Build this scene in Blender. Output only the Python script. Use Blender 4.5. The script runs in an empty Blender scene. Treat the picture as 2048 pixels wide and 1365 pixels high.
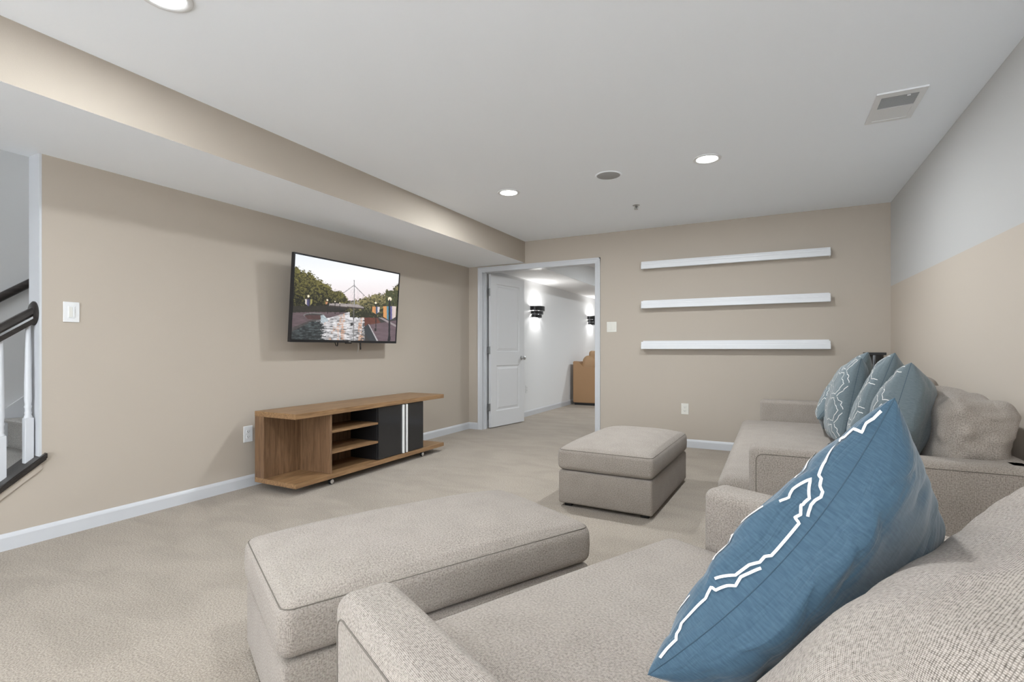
import bpy, bmesh, math, random
import numpy as np
from mathutils import Vector, Matrix, noise as mnoise

sc = bpy.context.scene
C = sc.collection
R = math.radians

# ------------------------------------------------------------------ camera, world, exposure
F_PX = 1012.0
cam_d = bpy.data.cameras.new('camera')
cam_d.sensor_width = 36.0
cam_d.lens = F_PX / 2048 * 36.0
cam_d.shift_y = 15.5 / 2048
cam_d.clip_start = 0.02
cam = bpy.data.objects.new('camera', cam_d)
C.objects.link(cam)
cam.location = (0, 0, 1.04)
cam.rotation_euler = (R(90), 0, math.atan2(522, 1012))
sc.camera = cam

w = bpy.data.worlds.new('world')
sc.world = w
w.use_nodes = True
w.node_tree.nodes['Background'].inputs[0].default_value = (0.88, 0.94, 1.0, 1)
w.node_tree.nodes['Background'].inputs[1].default_value = 6.2

sc.view_settings.view_transform = 'Standard'
sc.view_settings.look = 'None'
sc.view_settings.gamma = 1.0
sc.view_settings.use_curve_mapping = False
sc.view_settings.exposure = 0.72

LIGHT_W = 13.5            # each ceiling downlight
LIGHT_COL = (0.90, 0.96, 1.0)

# ------------------------------------------------------------------ room numbers (metres)
XL, XR, YB, YF = -3.52, 0.94, 5.60, -2.70
ZC, ZS, XS = 2.357, 2.097, -2.71
WT = 0.12

# ------------------------------------------------------------------ materials
MATS = {}


def new_mat(name):
    m = bpy.data.materials.new(name)
    m.use_nodes = True
    nt = m.node_tree
    b = nt.nodes['Principled BSDF']
    MATS[name] = m
    return m, nt, b


def N(nt, t, **kw):
    n = nt.nodes.new(t)
    for k, v in kw.items():
        setattr(n, k, v)
    return n


def plain(name, col, rough=0.6, metal=0.0, bump=0.0, bscale=200.0, spec=0.5):
    m, nt, b = new_mat(name)
    b.inputs['Base Color'].default_value = (*col, 1)
    b.inputs['Roughness'].default_value = rough
    b.inputs['Metallic'].default_value = metal
    b.inputs['Specular IOR Level'].default_value = spec
    if bump:
        tc = N(nt, 'ShaderNodeTexCoord')
        nz = N(nt, 'ShaderNodeTexNoise')
        nz.inputs['Scale'].default_value = bscale
        nz.inputs['Detail'].default_value = 3
        bp = N(nt, 'ShaderNodeBump')
        bp.inputs['Strength'].default_value = bump
        bp.inputs['Distance'].default_value = 0.002
        nt.links.new(tc.outputs['Object'], nz.inputs['Vector'])
        nt.links.new(nz.outputs[0], bp.inputs['Height'])
        nt.links.new(bp.outputs[0], b.inputs['Normal'])
    return m


def emis(name, col, strength):
    m, nt, b = new_mat(name)
    b.inputs['Base Color'].default_value = (0.8, 0.8, 0.8, 1)
    b.inputs['Emission Color'].default_value = (*col, 1)
    b.inputs['Emission Strength'].default_value = strength
    return m


BEIGE = (0.465, 0.409, 0.345)
WHITE = (0.80, 0.80, 0.80)
plain('beige_paint', BEIGE, 0.75, bump=0.12, bscale=260, spec=0.25)
plain('ceiling_paint', (0.905, 0.937, 0.978), 0.85, spec=0.2)
plain('white_paint', (0.76, 0.765, 0.77), 0.8, spec=0.25)
plain('stair_shaded_white', (0.62, 0.62, 0.62), 0.8, spec=0.2)  # white stairwell paint, greyed here to carry the shade in the well
plain('trim_white', (0.58, 0.592, 0.615), 0.35, spec=0.4)
plain('door_white', (0.66, 0.66, 0.665), 0.4, spec=0.4)
plain('shelf_white', (0.70, 0.71, 0.725), 0.4)
plain('plate_white', (0.74, 0.745, 0.75), 0.3)
plain('plate_ivory', (0.70, 0.68, 0.62), 0.3)
plain('slot_dark', (0.08, 0.08, 0.08), 0.5)
plain('rocker_shade', (0.68, 0.67, 0.63), 0.35)
plain('black_plastic', (0.012, 0.012, 0.014), 0.28)
plain('black_matte', (0.01, 0.01, 0.011), 0.45)
plain('black_gloss', (0.018, 0.018, 0.019), 0.14)
plain('chrome', (0.85, 0.86, 0.88), 0.12, 1.0)
plain('steel', (0.52, 0.52, 0.52), 0.3, 1.0)
plain('hinge_metal', (0.33, 0.33, 0.33), 0.4, 0.9)
plain('grille_grey', (0.36, 0.36, 0.36), 0.8)
plain('vent_dark', (0.34, 0.345, 0.35), 0.8)
plain('handle_white', (0.82, 0.82, 0.80), 0.25)
plain('embroidery_white', (0.70, 0.69, 0.67), 0.8)
plain('seam_dark', (0.16, 0.145, 0.13), 0.9)
plain('welt', (0.15, 0.13, 0.11), 0.9)
plain('blue_seam', (0.035, 0.07, 0.10), 0.9)
plain('sconce_black', (0.012, 0.012, 0.013), 0.22)
emis('lamp_glow', (1.0, 1.0, 1.0), 14.0)
emis('sconce_glow', (1.0, 0.99, 0.97), 5.0)


m_, nt_, b_ = new_mat('pane_glass')
tr_ = N(nt_, 'ShaderNodeBsdfTransparent'); gl_ = N(nt_, 'ShaderNodeBsdfGlossy'); gl_.inputs['Roughness'].default_value = 0.02
mix_ = N(nt_, 'ShaderNodeMixShader'); mix_.inputs[0].default_value = 0.06
nt_.links.new(tr_.outputs[0], mix_.inputs[1]); nt_.links.new(gl_.outputs[0], mix_.inputs[2])
nt_.links.new(mix_.outputs[0], nt_.nodes['Material Output'].inputs[0])


def two_tone():
    m, nt, b = new_mat('two_tone_paint')
    b.inputs['Roughness'].default_value = 0.78
    b.inputs['Specular IOR Level'].default_value = 0.25
    tc = N(nt, 'ShaderNodeTexCoord')
    sx = N(nt, 'ShaderNodeSeparateXYZ')
    ln = N(nt, 'ShaderNodeMath', operation='MULTIPLY_ADD')      # the painter's line is not quite level
    ln.inputs[1].default_value = 0.0105
    ln.inputs[2].default_value = 1.602 - 0.0105 * 5.6
    nt.links.new(sx.outputs['Y'], ln.inputs[0])
    gt = N(nt, 'ShaderNodeMath', operation='GREATER_THAN')
    nt.links.new(ln.outputs[0], gt.inputs[1])
    mx = N(nt, 'ShaderNodeMix', data_type='RGBA')
    mx.inputs['A'].default_value = (0.57, 0.503, 0.430, 1)
    mx.inputs['B'].default_value = (0.555, 0.55, 0.54, 1)
    nt.links.new(tc.outputs['Object'], sx.inputs[0])
    nt.links.new(sx.outputs['Z'], gt.inputs[0])
    nt.links.new(gt.outputs[0], mx.inputs['Factor'])
    nt.links.new(mx.outputs['Result'], b.inputs['Base Color'])


two_tone()


def carpet(name, c1, c2):
    m, nt, b = new_mat(name)
    b.inputs['Roughness'].default_value = 0.95
    b.inputs['Specular IOR Level'].default_value = 0.1
    b.inputs['Sheen Weight'].default_value = 0.15
    tc = N(nt, 'ShaderNodeTexCoord')
    n1 = N(nt, 'ShaderNodeTexNoise'); n1.inputs['Scale'].default_value = 150; n1.inputs['Detail'].default_value = 4
    n1.inputs['Roughness'].default_value = 0.62
    mp = N(nt, 'ShaderNodeMapping')
    mp.inputs['Rotation'].default_value = (0, 0, R(-38))
    mp.inputs['Scale'].default_value = (1.5, 3.2, 1)
    n2 = N(nt, 'ShaderNodeTexNoise'); n2.inputs['Scale'].default_value = 1.6; n2.inputs['Detail'].default_value = 2.5
    n2.inputs['Distortion'].default_value = 0.6
    r1 = N(nt, 'ShaderNodeValToRGB')
    r1.color_ramp.elements[0].position = 0.36; r1.color_ramp.elements[0].color = (*c2, 1)
    r1.color_ramp.elements[1].position = 0.62; r1.color_ramp.elements[1].color = (*c1, 1)
    r2 = N(nt, 'ShaderNodeValToRGB')
    r2.color_ramp.elements[0].position = 0.38; r2.color_ramp.elements[0].color = (0.93, 0.927, 0.922, 1)
    r2.color_ramp.elements[1].position = 0.60; r2.color_ramp.elements[1].color = (1.04, 1.04, 1.04, 1)
    mx = N(nt, 'ShaderNodeMix', data_type='RGBA', blend_type='MULTIPLY')
    mx.inputs['Factor'].default_value = 1.0
    bp = N(nt, 'ShaderNodeBump'); bp.inputs['Strength'].default_value = 0.75; bp.inputs['Distance'].default_value = 0.008
    L = nt.links.new
    L(tc.outputs['Object'], n1.inputs['Vector']); L(tc.outputs['Object'], mp.inputs[0]); L(mp.outputs[0], n2.inputs['Vector'])
    L(n1.outputs[0], r1.inputs[0]); L(n2.outputs[0], r2.inputs[0])
    L(r1.outputs[0], mx.inputs['A']); L(r2.outputs[0], mx.inputs['B'])
    L(mx.outputs['Result'], b.inputs['Base Color'])
    L(n1.outputs[0], bp.inputs['Height']); L(bp.outputs[0], b.inputs['Normal'])


carpet('carpet', (0.470, 0.408, 0.340), (0.255, 0.215, 0.174))
carpet('stair_carpet', (0.46, 0.44, 0.41), (0.25, 0.235, 0.215))


def weave(name, light, dark, cell=0.0042, bump=0.6, contrast=1.0):
    """Chunky basket weave in metric UV space."""
    m, nt, b = new_mat(name)
    b.inputs['Roughness'].default_value = 0.92
    b.inputs['Specular IOR Level'].default_value = 0.12
    b.inputs['Sheen Weight'].default_value = 0.12
    L = nt.links.new
    uv = N(nt, 'ShaderNodeUVMap')
    nzw = N(nt, 'ShaderNodeTexNoise'); nzw.inputs['Scale'].default_value = 22; nzw.inputs['Detail'].default_value = 2
    L(uv.outputs[0], nzw.inputs['Vector'])
    wob = N(nt, 'ShaderNodeVectorMath', operation='SCALE'); wob.inputs['Scale'].default_value = 0.006
    sub = N(nt, 'ShaderNodeVectorMath', operation='SUBTRACT'); sub.inputs[1].default_value = (0.5, 0.5, 0.5)
    L(nzw.outputs['Color'], sub.inputs[0]); L(sub.outputs[0], wob.inputs[0])
    add = N(nt, 'ShaderNodeVectorMath', operation='ADD'); L(uv.outputs[0], add.inputs[0]); L(wob.outputs[0], add.inputs[1])
    scl = N(nt, 'ShaderNodeVectorMath', operation='SCALE'); scl.inputs['Scale'].default_value = math.pi / cell
    L(add.outputs[0], scl.inputs[0])
    sp = N(nt, 'ShaderNodeSeparateXYZ'); L(scl.outputs[0], sp.inputs[0])
    su = N(nt, 'ShaderNodeMath', operation='SINE'); L(sp.outputs['X'], su.inputs[0])
    sv = N(nt, 'ShaderNodeMath', operation='SINE'); L(sp.outputs['Y'], sv.inputs[0])
    mu = N(nt, 'ShaderNodeMath', operation='MULTIPLY'); L(su.outputs[0], mu.inputs[0]); L(sv.outputs[0], mu.inputs[1])
    au = N(nt, 'ShaderNodeMath', operation='ABSOLUTE'); L(mu.outputs[0], au.inputs[0])
    # thread-to-thread variation
    n3 = N(nt, 'ShaderNodeTexNoise'); n3.inputs['Scale'].default_value = 1 / cell * 0.55; n3.inputs['Detail'].default_value = 2
    L(uv.outputs[0], n3.inputs['Vector'])
    n4 = N(nt, 'ShaderNodeTexNoise'); n4.inputs['Scale'].default_value = 9; n4.inputs['Detail'].default_value = 2
    L(uv.outputs[0], n4.inputs['Vector'])
    h1 = N(nt, 'ShaderNodeMath', operation='MULTIPLY_ADD'); h1.inputs[1].default_value = 0.62 * contrast; L(au.outputs[0], h1.inputs[0])
    L(n3.outputs[0], h1.inputs[2])
    h2 = N(nt, 'ShaderNodeMath', operation='MULTIPLY_ADD'); h2.inputs[1].default_value = 0.18
    L(n4.outputs[0], h2.inputs[0]); L(h1.outputs[0], h2.inputs[2])
    rp = N(nt, 'ShaderNodeValToRGB')
    rp.color_ramp.elements[0].position = 0.48; rp.color_ramp.elements[0].color = (*dark, 1)
    rp.color_ramp.elements[1].position = 1.05 if False else 1.0; rp.color_ramp.elements[1].color = (*light, 1)
    L(h2.outputs[0], rp.inputs[0])
    L(rp.outputs[0], b.inputs['Base Color'])
    bp = N(nt, 'ShaderNodeBump'); bp.inputs['Strength'].default_value = bump; bp.inputs['Distance'].default_value = 0.0022
    L(h1.outputs[0], bp.inputs['Height']); L(bp.outputs[0], b.inputs['Normal'])


weave('sofa_fabric', (0.455, 0.400, 0.352), (0.128, 0.108, 0.090), cell=0.0028)


def wood(name, c1, c2, axis, scale=1.0, rough=0.42):
    m, nt, b = new_mat(name)
    b.inputs['Roughness'].default_value = rough
    L = nt.links.new
    tc = N(nt, 'ShaderNodeTexCoord')
    mp = N(nt, 'ShaderNodeMapping')
    s = [34 * scale] * 3
    s[axis] = 2.2 * scale
    mp.inputs['Scale'].default_value = s
    n1 = N(nt, 'ShaderNodeTexNoise'); n1.inputs['Scale'].default_value = 1.6; n1.inputs['Detail'].default_value = 6
    n1.inputs['Distortion'].default_value = 0.9; n1.inputs['Roughness'].default_value = 0.62
    rp = N(nt, 'ShaderNodeValToRGB')
    rp.color_ramp.elements[0].position = 0.33; rp.color_ramp.elements[0].color = (*c2, 1)
    rp.color_ramp.elements[1].position = 0.66; rp.color_ramp.elements[1].color = (*c1, 1)
    bp = N(nt, 'ShaderNodeBump'); bp.inputs['Strength'].default_value = 0.08; bp.inputs['Distance'].default_value = 0.001
    L(tc.outputs['Object'], mp.inputs[0]); L(mp.outputs[0], n1.inputs['Vector'])
    L(n1.outputs[0], rp.inputs[0]); L(rp.outputs[0], b.inputs['Base Color'])
    L(n1.outputs[0], bp.inputs['Height']); L(bp.outputs[0], b.inputs['Normal'])


wood('oak_long', (0.345, 0.203, 0.098), (0.165, 0.088, 0.038), 1)
wood('oak_up', (0.235, 0.135, 0.072), (0.105, 0.056, 0.028), 2)
wood('dark_stain', (0.040, 0.034, 0.031), (0.012, 0.0095, 0.0085), 1, 1.0, 0.28)


def linen(name, c1, c2):
    m, nt, b = new_mat(name)
    b.inputs['Roughness'].default_value = 0.72
    b.inputs['Specular IOR Level'].default_value = 0.25
    b.inputs['Sheen Weight'].default_value = 0.25
    L = nt.links.new
    uv = N(nt, 'ShaderNodeUVMap')
    mp = N(nt, 'ShaderNodeMapping'); mp.inputs['Scale'].default_value = (14, 160, 1)
    n1 = N(nt, 'ShaderNodeTexNoise'); n1.inputs['Scale'].default_value = 3; n1.inputs['Detail'].default_value = 3
    mp2 = N(nt, 'ShaderNodeMapping'); mp2.inputs['Scale'].default_value = (10, 4, 1); mp2.inputs['Rotation'].default_value = (0, 0, 0.35)
    n2 = N(nt, 'ShaderNodeTexNoise'); n2.inputs['Scale'].default_value = 1.6; n2.inputs['Detail'].default_value = 3; n2.inputs['Distortion'].default_value = 0.8
    L(uv.outputs[0], mp.inputs[0]); L(mp.outputs[0], n1.inputs['Vector'])
    L(uv.outputs[0], mp2.inputs[0]); L(mp2.outputs[0], n2.inputs['Vector'])
    rp = N(nt, 'ShaderNodeValToRGB')
    rp.color_ramp.elements[0].position = 0.3; rp.color_ramp.elements[0].color = (*c2, 1)
    rp.color_ramp.elements[1].position = 0.7; rp.color_ramp.elements[1].color = (*c1, 1)
    L(n1.outputs[0], rp.inputs[0]); L(rp.outputs[0], b.inputs['Base Color'])
    bp = N(nt, 'ShaderNodeBump'); bp.inputs['Strength'].default_value = 0.6; bp.inputs['Distance'].default_value = 0.014
    L(n2.outputs[0], bp.inputs['Height'])
    bp2 = N(nt, 'ShaderNodeBump'); bp2.inputs['Strength'].default_value = 0.2; bp2.inputs['Distance'].default_value = 0.001
    L(n1.outputs[0], bp2.inputs['Height']); L(bp.outputs[0], bp2.inputs['Normal']); L(bp2.outputs[0], b.inputs['Normal'])


linen('blue_linen', (0.050, 0.097, 0.137), (0.029, 0.064, 0.100))
linen('slate_linen', (0.152, 0.188, 0.203), (0.110, 0.143, 0.157))
plain('tan_leather', (0.40, 0.235, 0.118), 0.5, bump=0.3, bscale=60)
plain('tan_cushion', (0.46, 0.29, 0.16), 0.6, bump=0.3, bscale=60)


# ------------------------------------------------------------------ object helpers
def link(o, parent=None):
    C.objects.link(o)
    if parent is not None:
        o.parent = parent
    return o


def mk(name, verts, faces, mat, parent=None, smooth=False, uvs=None, fmat=None):
    me = bpy.data.meshes.new(name)
    me.from_pydata([tuple(v) for v in verts], [], faces)
    mats = mat if isinstance(mat, (list, tuple)) else [mat]
    for m in mats:
        me.materials.append(MATS[m])
    if fmat:
        me.polygons.foreach_set('material_index', fmat)
    if smooth:
        me.polygons.foreach_set('use_smooth', [True] * len(me.polygons))
    if uvs is not None:
        ul = me.uv_layers.new(name='UVMap')
        ul.data.foreach_set('uv', [c for uv in uvs for c in uv])
    me.update()
    return link(bpy.data.objects.new(name, me), parent)


def from_bm(name, bm, mat, parent=None, smooth=False):
    me = bpy.data.meshes.new(name)
    bmesh.ops.recalc_face_normals(bm, faces=bm.faces)
    bm.to_mesh(me)
    bm.free()
    me.materials.append(MATS[mat])
    if smooth:
        me.polygons.foreach_set('use_smooth', [True] * len(me.polygons))
    return link(bpy.data.objects.new(name, me), parent)


def tag(o, label, cat, group=None, kind=None):
    o['label'] = label
    o['category'] = cat
    if group:
        o['group'] = group
    if kind:
        o['kind'] = kind
    return o


def empty(name, loc, rz=0.0):
    o = bpy.data.objects.new(name, None)
    o.empty_display_size = 0.1
    o.location = loc
    o.rotation_euler = (0, 0, rz)
    return link(o)


def bm_box(bm, x0, x1, y0, y1, z0, z1, bevel=0.0, seg=2):
    vs = [bm.verts.new(p) for p in ((x0, y0, z0), (x1, y0, z0), (x1, y1, z0), (x0, y1, z0), (x0, y0, z1), (x1, y0, z1), (x1, y1, z1), (x0, y1, z1))]
    fs = [bm.faces.new([vs[i] for i in f]) for f in ((0, 3, 2, 1), (4, 5, 6, 7), (0, 1, 5, 4), (1, 2, 6, 5), (2, 3, 7, 6), (3, 0, 4, 7))]
    if bevel > 0:
        es = set(e for f in fs for e in f.edges)
        bmesh.ops.bevel(bm, geom=list(es), offset=bevel, segments=seg, affect='EDGES', profile=0.5)


def box(name, x0, x1, y0, y1, z0, z1, mat, parent=None, bevel=0.0, seg=2):
    bm = bmesh.new()
    bm_box(bm, x0, x1, y0, y1, z0, z1, bevel, seg)
    return from_bm(name, bm, mat, parent)


def boxes(name, lst, mat, parent=None, bevel=0.0):
    bm = bmesh.new()
    for b in lst:
        t = bmesh.new()
        bm_box(t, *b, bevel)
        me = bpy.data.meshes.new('tmp')
        t.to_mesh(me)
        t.free()
        bm.from_mesh(me)
        bpy.data.meshes.remove(me)
    return from_bm(name, bm, mat, parent)


def prism(name, pts, axis, a0, a1, mat, parent=None, bevel=0.0):
    """Extrude a polygon. pts are 2-D: axis x -> (y,z); y -> (x,z); z -> (x,y)."""
    bm = bmesh.new()

    def P(p, a):
        return {'x': (a, p[0], p[1]), 'y': (p[0], a, p[1]), 'z': (p[0], p[1], a)}[axis]
    A = [bm.verts.new(P(p, a0)) for p in pts]
    B = [bm.verts.new(P(p, a1)) for p in pts]
    bm.faces.new(A)
    bm.faces.new(B[::-1])
    n = len(pts)
    for i in range(n):
        bm.faces.new((A[i], B[i], B[(i + 1) % n], A[(i + 1) % n]))
    if bevel:
        bmesh.ops.bevel(bm, geom=list(bm.edges), offset=bevel, segments=2, affect='EDGES')
    return from_bm(name, bm, mat, parent)


def lathe_data(profile, n=32, axis='z', center=(0, 0, 0)):
    vs, fs = [], []
    for r, h in profile:
        for i in range(n):
            a = 2 * math.pi * i / n
            c, s = r * math.cos(a), r * math.sin(a)
            p = {'z': (c, s, h), 'x': (h, c, s), 'y': (s, h, c)}[axis]
            vs.append((p[0] + center[0], p[1] + center[1], p[2] + center[2]))
    for j in range(len(profile) - 1):
        for i in range(n):
            fs.append((j * n + i, j * n + (i + 1) % n, (j + 1) * n + (i + 1) % n, (j + 1) * n + i))
    fs.append(tuple(range(n))[::-1])
    fs.append(tuple((len(profile) - 1) * n + i for i in range(n)))
    return vs, fs


def lathe(name, profile, mat, parent=None, n=32, axis='z', center=(0, 0, 0), smooth=True):
    vs, fs = lathe_data(profile, n, axis, center)
    bm = bmesh.new()
    bv = [bm.verts.new(v) for v in vs]
    for f in fs:
        bm.faces.new([bv[i] for i in f])
    o = from_bm(name, bm, mat, parent, smooth)
    if smooth:
        try:
            o.data.set_sharp_from_angle(angle=R(40))
        except Exception:
            pass
    return o


def tube_data(pts, r, n=8, closed=False):
    pts = [Vector(p) for p in pts]
    vs, fs = [], []
    m = len(pts)
    up = None
    for i, p in enumerate(pts):
        if closed:
            d = pts[(i + 1) % m] - pts[i - 1]
        else:
            d = pts[min(i + 1, m - 1)] - pts[max(i - 1, 0)]
        d.normalize()
        if up is None:
            up = d.orthogonal().normalized()
        up = (up - d * up.dot(d))
        if up.length < 1e-6:
            up = d.orthogonal()
        up.normalize()
        sd = d.cross(up)
        for k in range(n):
            a = 2 * math.pi * k / n
            vs.append(p + (up * math.cos(a) + sd * math.sin(a)) * r)
    seg = m if closed else m - 1
    for i in range(seg):
        for k in range(n):
            a, b = i * n + k, i * n + (k + 1) % n
            j = (i + 1) % m
            fs.append((a, b, j * n + (k + 1) % n, j * n + k))
    if not closed:
        fs.append(tuple(range(n))[::-1])
        fs.append(tuple((m - 1) * n + k for k in range(n)))
    return vs, fs


def tube(name, pts, r, mat, parent=None, n=8, closed=False):
    vs, fs = tube_data(pts, r, n, closed)
    return mk(name, vs, fs, mat, parent, True)


def soft_box(name, x0, x1, y0, y1, z0, z1, r, mat, parent=None, crown=0.0, seg=5, flat=8, rumple=0.0, seed=0, fn=None, bulge=0.0, cpow=2.2, step=.05):
    """Upholstered block: rounded edges, optional crowned top, metric UVs."""
    cx, cy, cz = (x0 + x1) / 2, (y0 + y1) / 2, (z0 + z1) / 2
    h = ((x1 - x0) / 2, (y1 - y0) / 2, (z1 - z0) / 2)
    r = min(r, *[v * 0.98 for v in h])

    def coords(hh):
        inn = hh - r
        k = max(2, min(flat, int(2 * inn / step) + 1)) if inn > 1e-4 else 1
        mid = [-inn + 2 * inn * i / k for i in range(k + 1)]
        co = [inn + r * math.tan(math.pi / 4 * i / seg) for i in range(1, seg + 1)]
        return [-c for c in co[::-1]] + mid + co
    cs = [coords(v) for v in h]
    vid, vs, fs, uvs = {}, [], [], []

    def vert(p):
        k = (round(p[0], 6), round(p[1], 6), round(p[2], 6))
        if k in vid:
            return vid[k]
        inn = [max(-(h[i] - r), min(h[i] - r, p[i])) for i in range(3)]
        d = Vector([p[i] - inn[i] for i in range(3)])
        nrm = d.normalized() if d.length > 0 else Vector((0, 0, 1))
        q = Vector(inn) + nrm * r
        if crown and q.z > -h[2] * 0.2:
            q.z += crown * (1 - min(1, abs(q.x) / h[0]) ** cpow) * (1 - min(1, abs(q.y) / h[1]) ** cpow) * (q.z + h[2] * .2) / (h[2] * 1.2)
        if bulge:
            t = 1 - (q.z / h[2]) ** 2
            q.x += bulge * t * (1 if nrm.x > 0.3 else -1 if nrm.x < -0.3 else 0)
            q.y += bulge * t * (1 if nrm.y > 0.3 else -1 if nrm.y < -0.3 else 0)
        if rumple:
            s = Vector((q.x * 5 + seed * 7.3, q.y * 5, q.z * 5))
            q = q + nrm * (mnoise.noise(s) * rumple + mnoise.noise(s * 2.6) * rumple * 0.45)
        if fn:
            q = fn(q, nrm, h)
        vid[k] = len(vs)
        vs.append((q.x + cx, q.y + cy, q.z + cz))
        return vid[k]
    for ax in range(3):
        a, b = [(1, 2), (2, 0), (0, 1)][ax]
        for sgn in (-1, 1):
            A, B = cs[a], cs[b]
            for i in range(len(A) - 1):
                for j in range(len(B) - 1):
                    quad = [(A[i], B[j]), (A[i + 1], B[j]), (A[i + 1], B[j + 1]), (A[i], B[j + 1])]
                    if sgn < 0:
                        quad = quad[::-1]
                    f = []
                    for (u, v) in quad:
                        p = [0, 0, 0]
                        p[ax] = sgn * h[ax]
                        p[a], p[b] = u, v
                        f.append(vert(p))
                        uvs.append((u + cx * 0.37 + ax * 0.31, v + cz * 0.41))
                    fs.append(f)
    return mk(name, vs, fs, mat, parent, True, uvs)


# ------------------------------------------------------------------ SETTING: main room
def struct(o, label, cat):
    return tag(o, label, cat, kind='structure')


struct(box('floor', -4.72, 1.10, YF - 0.12, 12.0, -0.10, 0.0, 'carpet'), 'light beige cut pile carpet covering the basement floor', 'carpet')
struct(box('ceiling', XS - 0.02, XR + 0.14, YF - 0.12, YB + WT, ZC, ZC + 0.1, 'ceiling_paint'), 'flat white basement ceiling with recessed lights', 'ceiling')

# soffit: beige face, white underside
bm = bmesh.new()
bm_box(bm, XL - WT, XS, YF, YB, ZS, ZC + 0.1)
so = from_bm('ceiling_soffit', bm, 'beige_paint')
so.data.materials.append(MATS['ceiling_paint'])
for p in so.data.polygons:
    if p.normal.z < -0.5:
        p.material_index = 1
struct(so, 'long boxed soffit with beige face and white underside above the television wall', 'soffit')

SL = 0.75                                   # stair slope
KY, KZ = 1.286, 0.442                       # top corner of the sloped knee wall
struct(prism('wall_left', [(YB + WT, 0), (YB + WT, ZS + .02), (1.265, ZS + .02), (1.265, KZ - (KY - 1.265) * SL), (KY - KZ / SL, 0)], 'x', XL - WT, XL, 'beige_paint'),
       'beige wall carrying the television, sloping down under the stair railing', 'wall')
struct(box('wall_left_rear', XL - WT, XL, YF, -0.35, 0, ZS + .02, 'beige_paint'), 'beige wall beyond the foot of the stairs', 'wall')
DX0, DX1, DZ = -3.315, -1.815, 2.02         # doorway opening
struct(boxes('wall_back', [(XL - WT, DX0 - .02, YB, YB + WT, 0, ZC + .1), (DX1 + .02, XR + 0.14, YB, YB + WT, 0, ZC + .1), (DX0 - .02, DX1 + .02, YB, YB + WT, DZ + .02, ZC + .1)], 'beige_paint'),
       'beige end wall with a wide doorway and three picture ledges', 'wall')
struct(box('wall_right', XR, XR + 0.14, YF, YB, 0, ZC + .1, 'two_tone_paint'), 'side wall behind the sofa, beige below and white above', 'wall')
PX0, PX1, PZ = -2.75, 0.65, 2.10
struct(boxes('wall_front', [(XL - WT, PX0, YF - 0.12, YF, 0, ZC + .1), (PX1, XR + 0.14, YF - 0.12, YF, 0, ZC + .1), (PX0, PX1, YF - 0.12, YF, PZ, ZC + .1)], 'beige_paint'),
       'beige wall at the near end of the room, with an opening added for daylight', 'wall')
pd = empty('added_window_1', (0, YF - .06, 0))  # unseen glazed opening, added so daylight can lift the ceiling
struct(pd, 'wide glazed door added out of view to bring daylight into the near end', 'patio door')
boxes('frame', [(PX0, PX0 + .06, -.05, .05, 0, PZ), (PX1 - .06, PX1, -.05, .05, 0, PZ), (PX0 + .06, PX1 - .06, -.05, .05, PZ - .06, PZ), (PX0 + .06, PX1 - .06, -.05, .05, 0, .05),
                (-1.85 - .035, -1.85 + .035, -.03, .03, .05, PZ - .06), (-.65 - .035, -.65 + .035, -.03, .03, .05, PZ - .06)], 'trim_white', pd)
for ga, gb in ((PX0 + .06, -1.885), (-1.815, -.685), (-.615, PX1 - .06)):
    box('pane', ga, gb, -.004, .004, .05, PZ - .06, 'pane_glass', pd)

# white corner bead on the stair opening
struct(box('trim_1', XL - WT - .004, XL + .001, 1.258, 1.268, KZ, ZS, 'trim_white'), 'white end face of the wall beside the stair opening', 'trim')

# baseboards
BBP = [(0, 0), (0.014, 0), (0.014, 0.066), (0.010, 0.076), (0.005, 0.084), (0, 0.086)]


def baseboard(name, axis, wallpos, sgn, a0, a1, label):
    pts = [(wallpos + sgn * x, z) for x, z in BBP]
    o = prism(name, pts, axis, a0, a1, 'trim_white')
    return struct(o, label, 'baseboard')


baseboard('baseboard_left', 'y', XL, 1, KY - KZ / SL, YB, 'white baseboard under the television wall')
baseboard('baseboard_back', 'x', YB, -1, DX1 + .075, XR, 'white baseboard on the end wall below the ledges')
baseboard('baseboard_back_left', 'x', YB, -1, XL, DX0 - .065, 'short white baseboard between corner and doorway')
baseboard('baseboard_right', 'y', XR, -1, YF, YB, 'white baseboard behind the long sofa')

# door casing and jamb
CW, CT = 0.062, 0.018
casing = [(0, 0), (CW, 0), (CW, -CT), (CW - .012, -CT), (CW - .02, -CT + .004), (.016, -CT + .007), (0, -CT + .010)]
root = empty('trim_2', (0, YB, 0))
struct(root, 'white moulded casing around the wide doorway', 'door casing')
prism('side_casing', [(DX0 - x, y) for x, y in casing], 'z', 0, DZ + CW, 'trim_white', root)
prism('side_casing', [(DX1 + x, y) for x, y in casing], 'z', 0, DZ + CW, 'trim_white', root)
prism('head_casing', [(y, DZ + x) for x, y in casing], 'x', DX0 - CW, DX1 + CW, 'trim_white', root)
box('jamb', DX0 - .02, DX0, -.004, WT + .004, 0, DZ, 'trim_white', root)
box('jamb', DX1, DX1 + .02, -.004, WT + .004, 0, DZ, 'trim_white', root)
box('jamb', DX0, DX1, -.004, WT + .004, DZ, DZ + .02, 'trim_white', root)
box('door_stop', DX0, DX0 + .012, .05, .085, 0, DZ, 'trim_white', root)
box('door_stop', DX1 - .012, DX1, .05, .085, 0, DZ, 'trim_white', root)

# ------------------------------------------------------------------ open panel door
door = empty('door_1', (-3.296, 5.728, 0.012), -math.atan2(0.125, 0.786))
struct(door, 'white two-panel door swung open into the next room', 'door')
DWd, DH, DT = 0.757, 2.00, 0.035


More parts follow.
